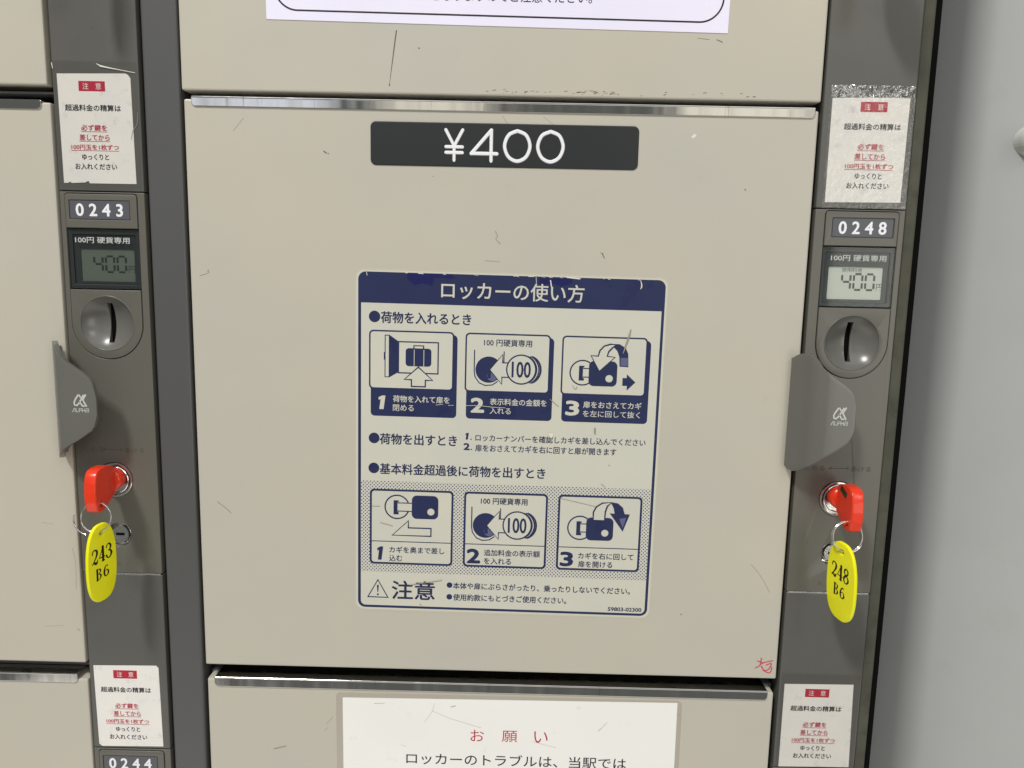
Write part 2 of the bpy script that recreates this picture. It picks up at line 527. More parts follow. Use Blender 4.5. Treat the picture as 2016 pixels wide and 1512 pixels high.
# ------------------------------------------------------------------ lockers
def door(parent, x0, x1, z0, z1, label, roll=None):
    return link('door', box(x0, x1, z0, z1, -19, 0, 0.9, 2, big=roll), M_door, parent, label, smooth=40)
def trim(parent, x0, x1, z0, z1):
    return link('steel_trim', join(shape([rr(x0, x1, z0, z1 - 0.5, (0.3, 0.3, 2.4, 2.4))], 0.02, 0.75, 0.2),
                                   box(x0, x1, z1 - 1.0, z1, -16, 1.0, 0.42, 3)), M_chrome, parent, smooth=40)
def marks(parent, items, d, m, name='scratch_marks'):
    return link(name, join(*[stroke([q[:2] + (q[2] * 0.85,) if len(q) > 2 else q for q in p], wd * 0.85, d, smooth=len(p) > 2) for p, wd in items]), m, parent)
def pull(parent, xe, dz):
    """moulded grip bent out from the door over the lock column; xe is the door's edge"""
    prof = [(-5.3, 0.2), (-5.5, 2.2), (-5.0, 4.2), (-3.4, 7.4), (-1.2, 11.0), (1.0, 14.2), (3.4, 16.6), (6.2, 17.8), (10.0, 18.0), (14.0, 18.0),
            (18.0, 18.0), (21.5, 18.0), (23.4, 18.0), (24.6, 18.0), (25.1, 17.9)]
    top = [(-5.5, -47.0), (-5.0, -45.2), (-3.4, -43.5), (-1.2, -42.9), (1.0, -44.0), (3.4, -47.0), (6.2, -50.2), (10.9, -54.4), (18, -59.0), (22.5, -62.6), (24.0, -66.0), (25.1, -73.0)]
    bot = [(-5.5, -107.0), (-5.0, -108.6), (-3.4, -109.3), (-1.2, -108.0), (1.0, -105.6), (3.4, -103.3), (9.0, -99.4), (14.8, -96.0), (21.7, -91.0), (24.0, -87.3), (25.1, -82.0)]
    def ip(t, u):
        if u <= t[0][0]:
            return t[0][1]
        for (a, b), (c, e) in zip(t, t[1:]):
            if u <= c:
                return b + (e - b) * (u - a) / (c - a)
        return t[-1][1]
    bm = bmesh.new()
    nz = 16
    rows = []
    for u, d in prof:
        a, b = ip(top, u), ip(bot, u)
        rows.append([bm.verts.new((xe + u, a + (b - a) * k / nz + dz, d)) for k in range(nz + 1)])
    for a, b in zip(rows, rows[1:]):
        for k in range(nz):
            bm.faces.new((a[k], a[k + 1], b[k + 1], b[k]))
    bmesh.ops.recalc_face_normals(bm, faces=bm.faces[:])
    if sum(f.normal.z for f in bm.faces) < 0:
        bmesh.ops.reverse_faces(bm, faces=bm.faces[:])
    me = mesh_of(bm)
    h = link('pull_handle', me, M_handle, parent)
    s = h.modifiers.new('thick', 'SOLIDIFY')
    s.thickness = 0.0028
    s.offset = -1
    s.use_even_offset = True
    b = h.modifiers.new('bev', 'BEVEL')
    b.width = 0.0013
    b.segments = 3
    b.limit_method = 'ANGLE'
    b.angle_limit = math.radians(50)
    for p in me.polygons:
        p.use_smooth = True
    # printed maker's mark
    cx, cz = xe + 16.4, -74.2 + dz
    def q(pts):
        return [(cx + (a - 359) / 21.5, cz - (b - 806) / 20.5) for a, b in pts]
    d = 18.06
    mk = [stroke(q([(345, 742), (305, 798), (288, 834), (294, 862), (316, 868), (342, 846), (368, 806), (404, 744)]), 1.0, d, flat=0.02, round_=False),
          stroke(q([(345, 742), (370, 778)]), 1.0, d, flat=0.02, round_=False),
          stroke(q([(350, 820), (384, 872), (410, 872)]), 1.0, d, flat=0.02, round_=False),
          stroke(q([(430, 740), (392, 802), (432, 878)]), 1.1, d, flat=0.02, round_=False)]
    a0 = cz - 6.6
    w_ = 1.75
    L = cx - 4.5
    lt = [[(0, 0), (1.1, 2.1), (1.5, 2.1), (1.5, 0)], [(2.1, 2.1), (2.1, 0.15), (3.3, 0.15)], [(3.7, 0), (3.7, 2.0), (5.0, 2.0), (5.0, 1.0), (3.8, 1.0)],
          [(5.5, 2.1), (5.5, 0)], [(5.5, 1.05), (6.9, 1.05)], [(6.9, 2.1), (6.9, 0)], [(7.5, 2.0), (9.0, 2.0), (9.0, 0.15), (7.4, 0.15), (7.4, 1.05), (9.0, 1.05)]]
    mk += [stroke([(L + a, a0 + b) for a, b in s_], 0.42, d, flat=0.02, round_=False) for s_ in lt]
    link('maker_mark', join(*mk), M_offw, parent)
    return h

def seg7(ch, x, z, wd, ht, d, t, slant=0.0):
    seg = {'0': 'abcdef', '4': 'bcfg', '8': 'abcdefg'}[ch]
    h2 = ht / 2
    ln = {'a': ((0, ht), (wd, ht)), 'b': ((wd, ht), (wd, h2)), 'c': ((wd, h2), (wd, 0)), 'd': ((0, 0), (wd, 0)), 'e': ((0, 0), (0, h2)),
          'f': ((0, h2), (0, ht)), 'g': ((0, h2), (wd, h2))}
    out = []
    for s in seg:
        (ax, az), (bx, bz) = ln[s]
        ux, uz = (bx - ax), (bz - az)
        l = math.hypot(ux, uz)
        ux, uz = ux / l * t * 0.55, uz / l * t * 0.55
        out.append(stroke([(x + ax + ux, z + az + uz), (x + bx - ux, z + bz - uz)], t, d, flat=0.02, round_=False))
    return out

def lock_unit(parent, x0, x1, zt, number, xo, dark, dzc=0.0, full=True):
    """one lock module: x0..x1 column sides, zt = height of its top seam, xo = shift of the insert parts"""
    V = lambda v: zt - 38.2 + v          # heights as measured on the middle row
    a, b = x0 + xo, x0 + xo + 39.3        # sides of the insert
    cx = (a + b) / 2
    zc = -34.0 + dzc
    rp = 19.65
    outer = [(x0, V(-179.4)), (x1, V(-179.4)), (x1, V(38.0)), (x0, V(38.0))]
    ins = [(a - 0.35, V(zc))] + [(a - 0.35, V(35.5)), (a + 0.1, V(36.8)), (a + 1.4, V(37.3)), (b - 1.4, V(37.3)), (b - 0.1, V(36.8)), (b + 0.35, V(35.5))]
    ins += [(cx + (rp + 0.35) * math.cos(-PI * k / 24), V(zc) + (rp + 0.35) * math.sin(-PI * k / 24)) for k in range(0, 24)]
    lk = (cx - 0.6, V(-123.4))
    sv = (cx - 0.1, V(-156.4))
    face = link('lock_panel', shape([outer, ins, circ(*lk, 10.3), circ(*sv, 7.2, 32)], -14, 0.0, 0.3), M_insert, parent, smooth=35)
    back = link('panel_recess', box(x0 + 1, x1 - 1, V(-178), V(37), -19, -13, 0), M_black, face)
    # number frame
    px = cx + (-0.9 if dark else 0.75)
    pl = (px - 16.7, px + 16.7, V(23.1), V(33.6))
    link('number_frame', shape([rr(a, b, V(18.6), V(36.9), (1.6, 1.6, 0.2, 0.2)), rr(*pl, 0.3)], -6, 0.55, 0.3), M_insert, face, smooth=35)
    link('number_plate', join(setmat(box(pl[0] - 0.5, pl[1] + 0.5, pl[2] - 0.5, pl[3] + 0.5, -5, -0.35), 0),
                              shape([rr(pl[0] + 0.35, pl[1] - 0.35, pl[2] + 0.35, pl[3] - 0.35, 0.3)], -0.35, 0.15, 0.12)), M_plate, face, smooth=35)
    if number:
        link('locker_number', text(number, px - 12.9, px + 12.6, V(25.1), 0.22, h=6.5, bold=0.026, space=1.6), M_white, face)
    if not full:
        return face, lk, sv, cx
    # window over the fare display
    wz0, wz1 = V(-14.4), V(18.2)
    link('display_surround', shape([rr(a, b, wz0, wz1, 0.3), rr(a + 2.2, b - 2.2, wz0 + 2.4, wz1 - 3.0, 0.5)], -7, -1.0, 0.3), M_bezel, face, smooth=35)
    lx = cx + (1.0 if dark else -0.2)
    lcd = link('fare_display', box(lx - 15.1, lx + 15.1, V(-10.6), V(7.6), -7.5, -2.4, 0.2), M_lcdL if dark else M_lcdR, face)
    link('display_mask', shape([rr(a + 2.3, b - 2.3, wz0 + 2.5, wz1 - 3.1, 0.2), rr(lx - 14.9, lx + 14.9, V(-10.3), V(7.4), 0.8)], -2.4, -1.9, 0.1), M_bezel, face)
    ms = M_segd if dark else M_seg
    s7 = []
    bx = lx + (-7.8 if dark else -7.0)
    for i, ch in enumerate('400'):
        s7 += seg7(ch, bx + i * 6.5, V(-5.0), 4.6, 8.6, -2.33, 1.15)
    s7.append(text('円', bx + 19.0, bx + 22.6, V(-5.2), -2.33, h=3.6))
    if not dark:
        s7.append(text('使用料金', bx - 0.6, bx + 10.8, V(4.6), -2.33, h=2.3))
    link('display_digits', join(*s7), ms, face)
    link('display_window', box(a + 0.1, b - 0.1, wz0 + 0.1, wz1 - 0.1, -0.7, 0.3, 0.15), M_window, face)
    tx = cx - 0.2
    link('coin_notice_text', text('100円 硬貨専用', tx - 15.0, tx + 15.0, V(10.5), 0.36, h=3.4, bold=0.012), M_offw, face)
    # coin plate and dish
    up = [(a, V(-14.9)), (b, V(-14.9))] + [(cx + rp * math.cos(-PI * k / 24), V(zc) + rp * math.sin(-PI * k / 24)) for k in range(25)]
    up = [up[0]] + up[2:][::-1] + [up[1]]
    link('coin_plate', shape([up, circ(cx, V(zc) + 0.2, 15.2, 56)], -9, 0.5, 0.45, 3), M_insert, face, smooth=35)
    link('dish_rim', torus(cx, V(zc) + 0.2, 0.38, 15.2, 0.36, n=72), M_handle, face, smooth=60)
    Rr = (14.9 ** 2 + 6.6 ** 2) / (2 * 6.6)
    prof = []
    for k in range(19):
        r = 15.3 * (1 - k / 18)
        prof.append((r, 0.1 + (Rr - 6.6) - math.sqrt(Rr * Rr - r * r)))
    cap = lathe(prof + [(0, -12.5), (15.3, -12.5), (15.3, prof[0][1])], cx, V(zc) + 0.2, 64)
    bm_ = bmesh.new()
    bm_.from_mesh(cap)
    bmesh.ops.remove_doubles(bm_, verts=bm_.verts[:], dist=1e-4)
    bmesh.ops.recalc_face_normals(bm_, faces=bm_.faces[:])
    bm_.to_mesh(cap)
    bm_.free()
    cut = box(cx - 1.55, cx + 1.55, V(zc) - 10.9, V(zc) + 11.3, -20, 5)
    dish = boolean(cap, cut)
    link('coin_dish', dish, M_handle, face, smooth=28)
    link('coin_slot', box(cx - 1.54, cx + 1.54, V(zc) - 10.85, V(zc) + 11.25, -12, -7.2), M_black, face)  # black block filling the slot, painting its shaded depth
    # wording pressed into the panel
    mk = [text('しめる', x0 + 5.6, x0 + 16.2, V(-107.0), 0.03, h=2.7), text('あける', cx + 5.8, cx + 17.0, V(-107.3), 0.03, h=2.9),
          stroke([(cx - 6.2, V(-105.6)), (cx + 3.6, V(-105.6))], 0.28, 0.03), stroke([(cx - 5.2, V(-104.9)), (cx - 6.9, V(-105.8)), (cx - 5.4, V(-106.2))], 0.4, 0.03),
          stroke([(cx + 3.4, V(-105.1)), (cx + 4.6, V(-105.6)), (cx + 3.4, V(-106.0))], 0.35, 0.03)]
    link('turning_direction_text', join(*mk), mat('pressed_lettering', rgb(58, 56, 50) if not dark else rgb(78, 76, 68), 0.5), face)
    link('pressed_letters', text('K A', cx - 7.5, cx + 0.5, V(-175.6), 0.03, h=3.0), mat('pressed_letter', rgb(84, 82, 76), 0.5), face)
    # main lock
    link('lock_rim', lathe([(10.15, -4), (10.15, 0.5), (9.8, 1.0), (9.2, 1.05), (8.7, 0.5), (8.5, -1.5), (8.2, -1.5), (8.1, 0.6), (7.7, 0.9), (7.2, 0.4), (7.0, -1.0), (0, -1.0)], *lk, 48), M_lock, face, smooth=30)
    # service lock, set back in its hole
    link('service_lock', join(lathe([(7.1, -8), (7.1, -3.2), (5.7, -2.4), (5.4, -3.8), (5.2, -3.8), (5.1, -1.8), (4.8, -1.4), (0, -1.4)], *sv, 40),
                              box(sv[0] - 6.4, sv[0] + 3.5, sv[1] - 5.9, sv[1] - 5.2, -5, -2.4, 0.2), box(sv[0] - 1.2, sv[0] + 1.4, sv[1] + 4.4, sv[1] + 7.0, -5, -1.7, 0.3)), M_lock, face, smooth=30)
    link('service_keyhole', box(sv[0] - 2.5, sv[0] + 2.5, sv[1] - 0.75, sv[1] + 0.75, -3, -1.3), M_black, face)
    return face, lk, sv, cx

def cover(parent, x0, x1, z0, z1):
    return link('cover_plate', box(x0, x1, z0, z1, -14, 0, 0.55, 3), M_col, parent, smooth=40)

# ---- left cabinet
LX0, LX1 = -252.7, -206.3
cabL = thing('locker_cabinet', 'left locker cabinet with beige doors and the grey lock column for numbers 0243 and 0244', 'locker cabinet', (-430, -650, 0), 'coin locker cabinets')
link('cabinet_body', box(-598, -206.5, -650, 640, -420, -20, 1), M_body, cabL)
dl1 = door(cabL, -594, -255.8, 93.3, 414, 'beige upper door of the left cabinet', 3.2)
dl2 = door(cabL, -594, -254.6, -236.6, 84.4, 'beige middle door of the left cabinet')
dl3 = door(cabL, -594, -254.0, -566, -247.0, 'beige lower door of the left cabinet')
trim(dl2, -589, -259.2, 80.9, 85.6)
trim(dl3, -589, -259.8, -249.0, -243.2)
pull(dl2, -254.3, 0)
for z0_, z1_, d_ in ((89.3, 90.6, -3.5), (-243, -240.5, -9)):
    link('shelf_edge', box(-594, -254.5, z0_, z1_, -14, d_, 0.4), M_post, cabL, smooth=40)
cover(cabL, LX0, LX1, 38.6, 250)
cover(cabL, LX0, LX1, -291.0, -180.5)
link('seam_highlight_strip', box(LX0 + 0.6, LX1 - 0.8, -180.3, -179.5, -8, 0.12, 0.2), M_lock, cabL)  # added bright strip standing in for light on the cover plate's edge
uL = lock_unit(cabL, LX0, LX1, 38.2, '0243', 2.85, True, 0.3)
uL2 = lock_unit(cabL, LX0, LX1, -291.4, '0244', 3.1, True, full=False)
def bumper(parent, x, z):
    return link('bumper_screw', xform(lathe([(0, 0.0), (1.5, -0.2), (2.7, -0.9), (3.1, -1.8), (3.1, -4)], 0, 0, 20), Matrix.Translation((x, z, -8)) @ Matrix.Rotation(math.radians(90), 4, 'X')), M_lock, parent, smooth=40)
bumper(dl2, -297.5, -239.2)

# ---- middle cabinet
RX0, RX1 = 158.5, 206.9
cabR = thing('locker_cabinet', 'middle locker cabinet with the 400 yen door and the grey lock column for number 0248', 'locker cabinet', (10, -650, 0), 'coin locker cabinets')
link('cabinet_body', box(-204.0, 214.4, -650, 640, -420, -20.5, 1), M_body, cabR)
link('frame_post', box(-204.4, -184.9, -640, 640, -19.5, -0.6, 1.6, 4), M_post, cabR, smooth=40)
link('side_frame', box(207.4, 214.7, -640, 640, -30, -2.6, 1.2, 3), M_frame_shaded, cabR, smooth=40)
for z0_, z1_, d_ in ((85.0, 90.3, -8.5), (-247, -243.5, -9)):
    link('shelf_edge', box(-183, 157, z0_, z1_, -15, d_, 0.4), M_post, cabR, smooth=40)
dr1 = door(cabR, -183.6, 157.0, 92.2, 414, 'beige upper door above the 400 yen door', 3.4)
dr2 = door(cabR, -182.7, 156.3, -235.5, 87.7, 'beige middle door marked 400 yen')
dr3 = door(cabR, -182.0, 155.5, -566, -244.4, 'beige lower door below the 400 yen door')
trim(dr2, -178.4, 154.2, 83.9, 89.2)
trim(dr3, -177.4, 151.7, -248.9, -242.9)
pull(dr2, 156.8, 2.3)
for xx in (-123.4, 99.0):
    bumper(dr2, xx, -237.9)
cover(cabR, RX0, RX1, 37.5, 250)
cover(cabR, RX0, RX1, -291.8, -181.7)
link('seam_highlight_strip', box(RX0 + 0.4, RX1 - 0.8, -181.5, -180.6, -8, 0.15, 0.2), M_lock, cabR)  # same added strip: painted highlight along the cover's top edge
uR = lock_unit(cabR, RX0, RX1, 37.1, '0248', 5.75, False, -0.2)
uR2 = lock_unit(cabR, RX0, RX1, -292.2, None, 5.6, True, full=False)

# scratches and chips that have a place of their own
marks(dr1, [([(-68.6, 124.1, 0.75), (-70.0, 114, 0.7), (-72.3, 97, 0.25)], 0.5)], 0.02, M_scuff)
random.seed(3)
chips = []
for k in range(46):
    x = random.choice([random.gauss(-2, 12), random.gauss(38, 9), random.uniform(-30, 125)])
    z = 94.9 + random.uniform(-1.3, 0.9)
    chips.append(([(x, z), (x + random.uniform(0.3, 1.8), z + random.uniform(-0.25, 0.3))], random.uniform(0.2, 0.55)))
chips += [([(-72.4, 96.9), (-72.2, 96.5)], 0.8), ([(-56.8, 115.7), (-56.5, 115.4)], 0.7), ([(90, 123.2), (96, 122.6)], 0.25), ([(100, 122.6), (103, 121.4)], 0.5)]
marks(dr1, chips, 0.03, M_scuff, 'paint_chips')
marks(dr2, [([(-107.8, 61.9), (-106.4, 60.9)], 0.7), ([(-105.6, 60.9), (-105.2, 60.6)], 0.5), ([(-172.2, -135.1), (-168, -138.2), (-164.5, -141.6)], 0.3),
            ([(-172.9, -3.4), (-172.6, -3.2)], 0.6), ([(-177.5, -6), (-174, -5), (-172.2, -3.9)], 0.25), ([(43.9, 10.9), (45.4, 8.2)], 0.5),
            ([(43.0, 11.2), (45.0, 10.4)], 0.25), ([(119.7, 46.3), (119.9, 46.0)], 0.7), ([(-49, 50), (-48.7, 49.8)], 0.35), ([(98, -196.5), (98.3, -196.8)], 0.7),
            ([(72, -193), (73, -192.5)], 0.4), ([(137, -165), (143, -172), (149, -182)], 0.18)], 0.03, M_scuff)
marks(dr2, [([(-156.4, 71.7), (-154, 74.5), (-150.8, 78.3)], 0.3), ([(-14.6, 21.5), (-13.4, 19), (-14.2, 17.2), (-11.7, 14.8)], 0.5), ([(-20, 5.5), (-12, 5.0)], 0.4),
            ([(-12, 82), (-9, 78)], 0.3), ([(10, 82), (16, 77.5)], 0.25)], 0.03, M_scuff2, 'faint_marks')
link('tape_scrap', shape([[(89.2, 73.2), (91.0, 74.9), (92.2, 73.9), (90.4, 72.2)]], 0.05), M_chip, dr2)
rm = [[(144.6, -224.4), (147.4, -225.2)], [(146.8, -222.6), (146.2, -227.0), (143.6, -228.8)], [(146.4, -226.6), (149.0, -225.2), (153.6, -224.0)],
      [(150.0, -226.8), (152.8, -225.8), (151.4, -229.6), (148.4, -230.4)], [(147.0, -227.6), (149.2, -230.6), (152.4, -231.6), (153.4, -228.0)]]
marks(dr2, [(p, 0.85) for p in rm], 0.03, M_rinkf, 'red_marker_scribble')
marks(dr3, [([(-143, -289), (-136, -287)], 1.0), ([(-111, -272), (-107, -267)], 0.3), ([(-112, -276), (-110, -274)], 0.3)], 0.02, M_scuff2, 'faint_marks')
marks(dl2, [([(-258.3, -165), (-256.8, -174), (-257.4, -190)], 0.3), ([(-258, -215), (-257, -216)], 0.6), ([(-275, -150), (-268, -151)], 0.25), ([(-278, -214), (-266, -213)], 0.2)], 0.02, M_scuff2, 'faint_marks')

# ------------------------------------------------------------------ price sign
def glyph(ch, x, z, wd, ht, sw, d, serif=False):
    G = {
        '0': [[(0.5, 1), (0.82, 0.88), (0.98, 0.62), (0.98, 0.38), (0.82, 0.12), (0.5, 0), (0.18, 0.12), (0.02, 0.38), (0.02, 0.62), (0.18, 0.88), (0.5, 1)]],
        '4': [[(0.78, 0), (0.78, 1)], [(0.78, 1), (0.0, 0.23)], [(0.0, 0.23), (1.0, 0.23)]],
        '¥': [[(0, 1), (0.5, 0.47)], [(1, 1), (0.5, 0.47)], [(0.5, 0.47), (0.5, 0)], [(0.02, 0.44), (0.98, 0.44)], [(0.02, 0.25), (0.98, 0.25)]],
        '2': [[(0.08, 0.72, .5), (0.14, 0.9, .7), (0.45, 1.0, .6), (0.82, 0.88, 1.1), (0.86, 0.66, 1.2), (0.6, 0.4, .8), (0.05, 0.03, .4)], [(0.05, 0.05, .5), (0.3, 0.14, 1.0), (0.7, 0.02, 1.3), (0.98, 0.24, .4)]],
        '3': [[(0.1, 0.78, .7), (0.25, 0.96, .6), (0.6, 0.98, .8), (0.84, 0.8, 1.2), (0.7, 0.58, .8), (0.4, 0.53, .4)], [(0.4, 0.53, .4), (0.78, 0.48, .8), (0.95, 0.26, 1.3), (0.7, 0.03, .8), (0.3, 0.02, .6), (0.06, 0.2, 1.1)]],
        '8': [[(0.5, 1.0, .6), (0.8, 0.88, .9), (0.8, 0.66, .8), (0.3, 0.46, 1.1), (0.08, 0.24, 1.1), (0.3, 0.02, .7), (0.7, 0.02, .7), (0.95, 0.22, 1.1), (0.75, 0.46, .8), (0.25, 0.62, .8), (0.18, 0.86, 1.0), (0.5, 1.0, .6)]],
        '6': [[(0.85, 0.9, .5), (0.6, 1.0, .6), (0.25, 0.8, 1.0), (0.08, 0.4, 1.3), (0.25, 0.06, .9), (0.6, 0.0, .6), (0.92, 0.2, 1.2), (0.85, 0.46, .9), (0.55, 0.58, .5), (0.15, 0.4, .4)]],
        'B': [[(0.2, 0, 1.3), (0.2, 1, 1.3)], [(0.0, 1.0, .4), (0.6, 1.0, .5), (0.88, 0.82, 1.1), (0.6, 0.55, .5), (0.2, 0.53, .4)], [(0.2, 0.53, .4), (0.7, 0.5, .6), (0.95, 0.26, 1.2), (0.6, 0.0, .5), (0.0, 0.0, .4)]],
    }
    if serif:
        G['4'] = [[(0.68, 0.02, 1.4), (0.68, 0.98, 1.4)], [(0.68, 0.98, .5), (0.02, 0.28, .4)], [(0.02, 0.27, .5), (0.98, 0.27, .5)], [(0.45, 0.0, .5), (0.92, 0.0, .5)]]
    out = []
    for i, s_ in enumerate(G[ch]):
        pts = [(x + p[0] * wd, z + p[1] * ht, sw * (p[2] if len(p) > 2 else 1.0)) for p in s_]
        out.append(stroke(pts, sw, d + i * 0.004, smooth=len(s_) > 3, flat=0.03, round_=True))
    return out

ps = thing('price_sign', 'charcoal price label reading 400 yen in white, near the top of the middle door', 'price label', (-10.5, 66.6, 0))
link('label_plate', shape([rr(-82.5, 61.4, 55.2, 78.0, 3.0, 8)], 0.0, 0.35, 0.12), M_price, ps, smooth=40)
g = glyph('¥', -42.0, 58.6, 9.0, 15.6, 1.85, 0.40)
g += glyph('4', -28.2, 58.6, 13.6, 15.8, 2.0, 0.40)
g += glyph('0', -10.6 + 0.2, 58.6, 13.6, 15.7, 2.0, 0.40)
g += glyph('0', 7.4, 58.6, 13.6, 15.7, 2.0, 0.40)
link('price_text', join(*g), M_white, ps)

# ------------------------------------------------------------------ big instruction sticker
ins = thing('instruction_sticker', 'large navy and cream instruction sticker with six small picture panels on the middle door', 'instruction sticker', (-89.7, -1.7, 0))
TH = math.radians(-0.48)
IM = Matrix.Translation((-89.7, -1.7, 0)) @ Matrix.Rotation(TH, 4, 'Z')
def isk(name, me, m, parent=None, label=None):
    return link(name, xform(me, IM), m, parent or ins, label)
D0 = 0.16
D1, D2, D3, D4, D5 = 0.20, 0.24, 0.28, 0.32, 0.36
isk('clear_edge', shape([rr(-2.0, 171.4, -197.0, 1.6, 5.0, 8)], 0.0, 0.12, 0.04), M_clearedge)
isk('backing_sheet', shape([rr(-1.2, 170.6, -196.2, 0.9, 4.6, 8)], D0), M_sheet)
hb = isk('header_band', shape([rr(0, 169.4, -17.0, 0, (4.2, 4.2, 0, 0), 8)], D1), M_navy)
isk('border_line', shape([[(0, -17.0)] + rr(0, 169.4, -195.0, -17.0, (0, 0, 4.2, 4.2), 8)[1:],
                          rr(1.6, 167.9, -193.6, -17.02, (0, 0, 2.8, 2.8), 8)], D1), M_navy)
isk('title_text', text('ロッカーの使い方', 46.0, 124.8, -13.6, D2, h=9.6, bold=0.012), M_sheet, hb)
pat = [rr(26, 48, -6.2, -1.2, 1.4), [(27, -3), (31, -6.8), (36, -5.6), (41, -6.9), (42, -2.2), (53, -2.6), (52, -0.4), (27, -0.4)],
       [(100, -1.0), (100, -4.6), (107, -3.6), (112, -5.0), (118, -3.2), (118, -0.6)]]
isk('worn_patch', join(shape([pat[1]], D2 - 0.01), shape([pat[2]], D2 - 0.01)), M_navyd, hb)
chp = [([(8 + k * 0.1, -0.2), (9, -0.3)], 0.3) for k in range(2)]
random.seed(11)
chp = [([(x, -0.15), (x + random.uniform(0.5, 2.5), random.uniform(-0.5, -0.1))], random.uniform(0.15, 0.4)) for x in [random.uniform(20, 165) for _ in range(16)]]
chp += [([(98, -0.5), (98.3, -3.8)], 0.3), ([(106, -2), (106.6, -5.2), (107.2, -6.6)], 0.7), ([(155.5, -0.5, 0.3), (156.2, -3.5, 0.8), (155.6, -5.2, 0.3)], 0.8), ([(115, 0.0), (122, -0.6)], 0.7), ([(4.6, -0.3), (4.9, -2)], 0.35)]
isk('paint_chips', join(*[stroke(p, wd, D3, smooth=len(p) > 2) for p, wd in chp]), M_chip, hb)
def bullet_line(name, bx, bz, br, body, x0, x1, zb, h, bold):
    return isk(name, join(shape([circ(bx, bz, br, 28)], D1), text(body, x0, x1, zb, D1, h=h, bold=bold)), M_navy)
bullet_line('heading_text', 9.1, -24.6, 3.2, '荷物を入れるとき', 12.7, 62.7, -28.0, 6.3, 0.022)
bullet_line('heading_text', 9.1, -93.5, 3.1, '荷物を出すとき', 12.4, 56.1, -96.9, 6.2, 0.022)
bullet_line('heading_text', 9.0, -111.0, 3.1, '基本料金超過後に荷物を出すとき', 12.5, 106.9, -114.4, 6.3, 0.020)
def fat(n, x0, x1, z0, z1, d):
    if n == '1':
        w_ = (x1 - x0)
        h_ = z1 - z0
        return shape([[(x0 + w_ * a, z0 + h_ * b) for a, b in ((0.12, 0), (0.72, 0), (0.98, 1), (0.52, 1), (0.0, 0.86), (0.04, 0.66), (0.30, 0.74))]], d)
    return text(n, x0, x1, z0, d, h=z1 - z0, bold=0.045)
isk('retrieval_steps_text', join(fat('1', 60.9, 62.9, -92.8, -88.9, D1), shape([circ(64.2, -92.5, 0.4, 12)], D1), text('ロッカーナンバーを確認しカギを差し込んでください', 66.7, 163.0, -93.4, D1, h=3.9, bold=0.016),
                                 fat('2', 60.2, 63.4, -98.7, -95.0, D1), shape([circ(64.6, -98.4, 0.4, 12)], D1), text('扉をおさえてカギを右に回すと扉が開きます', 66.7, 146.8, -99.4, D1, h=4.0, bold=0.016)), M_navy)

def ring2(x, z, r, t, d, n=36):
    return shape([circ(x, z, r, n), circ(x, z, r - t, n)], d)
def pic_coin(x, z, d):
    """coin dish, arrow and the 100 coin; x, z = centre of the dish"""
    o = [shape([circ(x, z, 7.4, 36)], d)]
    o += [stroke([(x - 8.1, z + 10.7), (x - 8.1, z - 1.0), (x - 7.6, z - 4.2), (x - 5.2, z - 7.6), (x - 1.8, z - 9.0), (x + 2.2, z - 8.6), (x + 5.0, z - 6.6)], 0.6, d, smooth=False)]
    o += [stroke([(x + 8.4, z + 10.3), (x + 8.4, z + 4.4)], 0.55, d)]
    arrow = [(x + 0.5, z), (x + 7.7, z + 8.7), (x + 7.7, z + 4.1), (x + 11.6, z + 4.1), (x + 11.6, z - 4.0), (x + 7.5, z - 4.0), (x + 7.5, z - 8.0)]
    whites = [shape([arrow], d + 0.03), shape([circ(x + 18.2, z + 0.6, 8.4, 36)], d + 0.06)]
    navys = [stroke(arrow, 0.85, d + 0.04, cyc=True, round_=False)]
    for k, wd in ((3.4, 0.5), (5.2, 0.6), (6.6, 0.75)):
        pts = [(x + 18.2 + k * 0.72 - 1.2 + 7.4 * math.cos(math.radians(a)), z + 0.6 + 8.0 * math.sin(math.radians(a)), wd * (0.45 + 0.9 * math.cos(math.radians(a * 0.9)))) for a in range(-72, 73, 12)]
        navys.append(stroke(pts, wd, d + 0.01, round_=False))
    navys.append(ring2(x + 18.2, z + 0.6, 8.5, 0.75, d + 0.08))
    navys.append(text('100', x + 13.0, x + 23.4, z - 3.9, d + 0.08, h=8.8, bold=0.015))
    shade = [shape([circ(x + 2.0, z - 3.4, 3.0, 20)], d + 0.01)]
    slot = [shape([[(x - 0.7, z - 4.9), (x + 1.3, z - 4.9), (x + 1.3, z + 1.5), (x - 0.7, z + 1.5)]], d + 0.02)]
    return o + navys + slot, whites, shade
def pic_lock(x, z, r, hx0, hx1, hz0, hz1, hole, d):
    """key half in a lock: ring, bracket, blade and head"""
    o = [ring2(x, z, r, 0.75, d), shape([[(x - 2, z + 3.9), (x + 0.9, z + 3.9), (x + 0.9, z + 3.0), (x + 0.2, z + 3.0), (x + 0.2, z - 3.0), (x + 0.9, z - 3.0), (x + 0.9, z - 4.4), (x - 2, z - 4.4)]], d + 0.03)]
    bl = [(x + 0.3, z + 2.4), (hx0 + 0.5, z + 2.4), (hx0 + 0.5, z - 2.4), (x + 0.3, z - 2.4)]
    wh = [shape([bl], d + 0.02)]
    o += [stroke([bl[0], bl[1]], 0.55, d + 0.04, round_=False), stroke([bl[3], bl[2]], 0.55, d + 0.04, round_=False)]
    o += [shape([rr(hx0, hx1, hz0, hz1, 2.8), circ(hole[0], hole[1], 2.1, 24)], d + 0.05)]
    return o, wh
BX = (6.1, 59.9, 113.8)
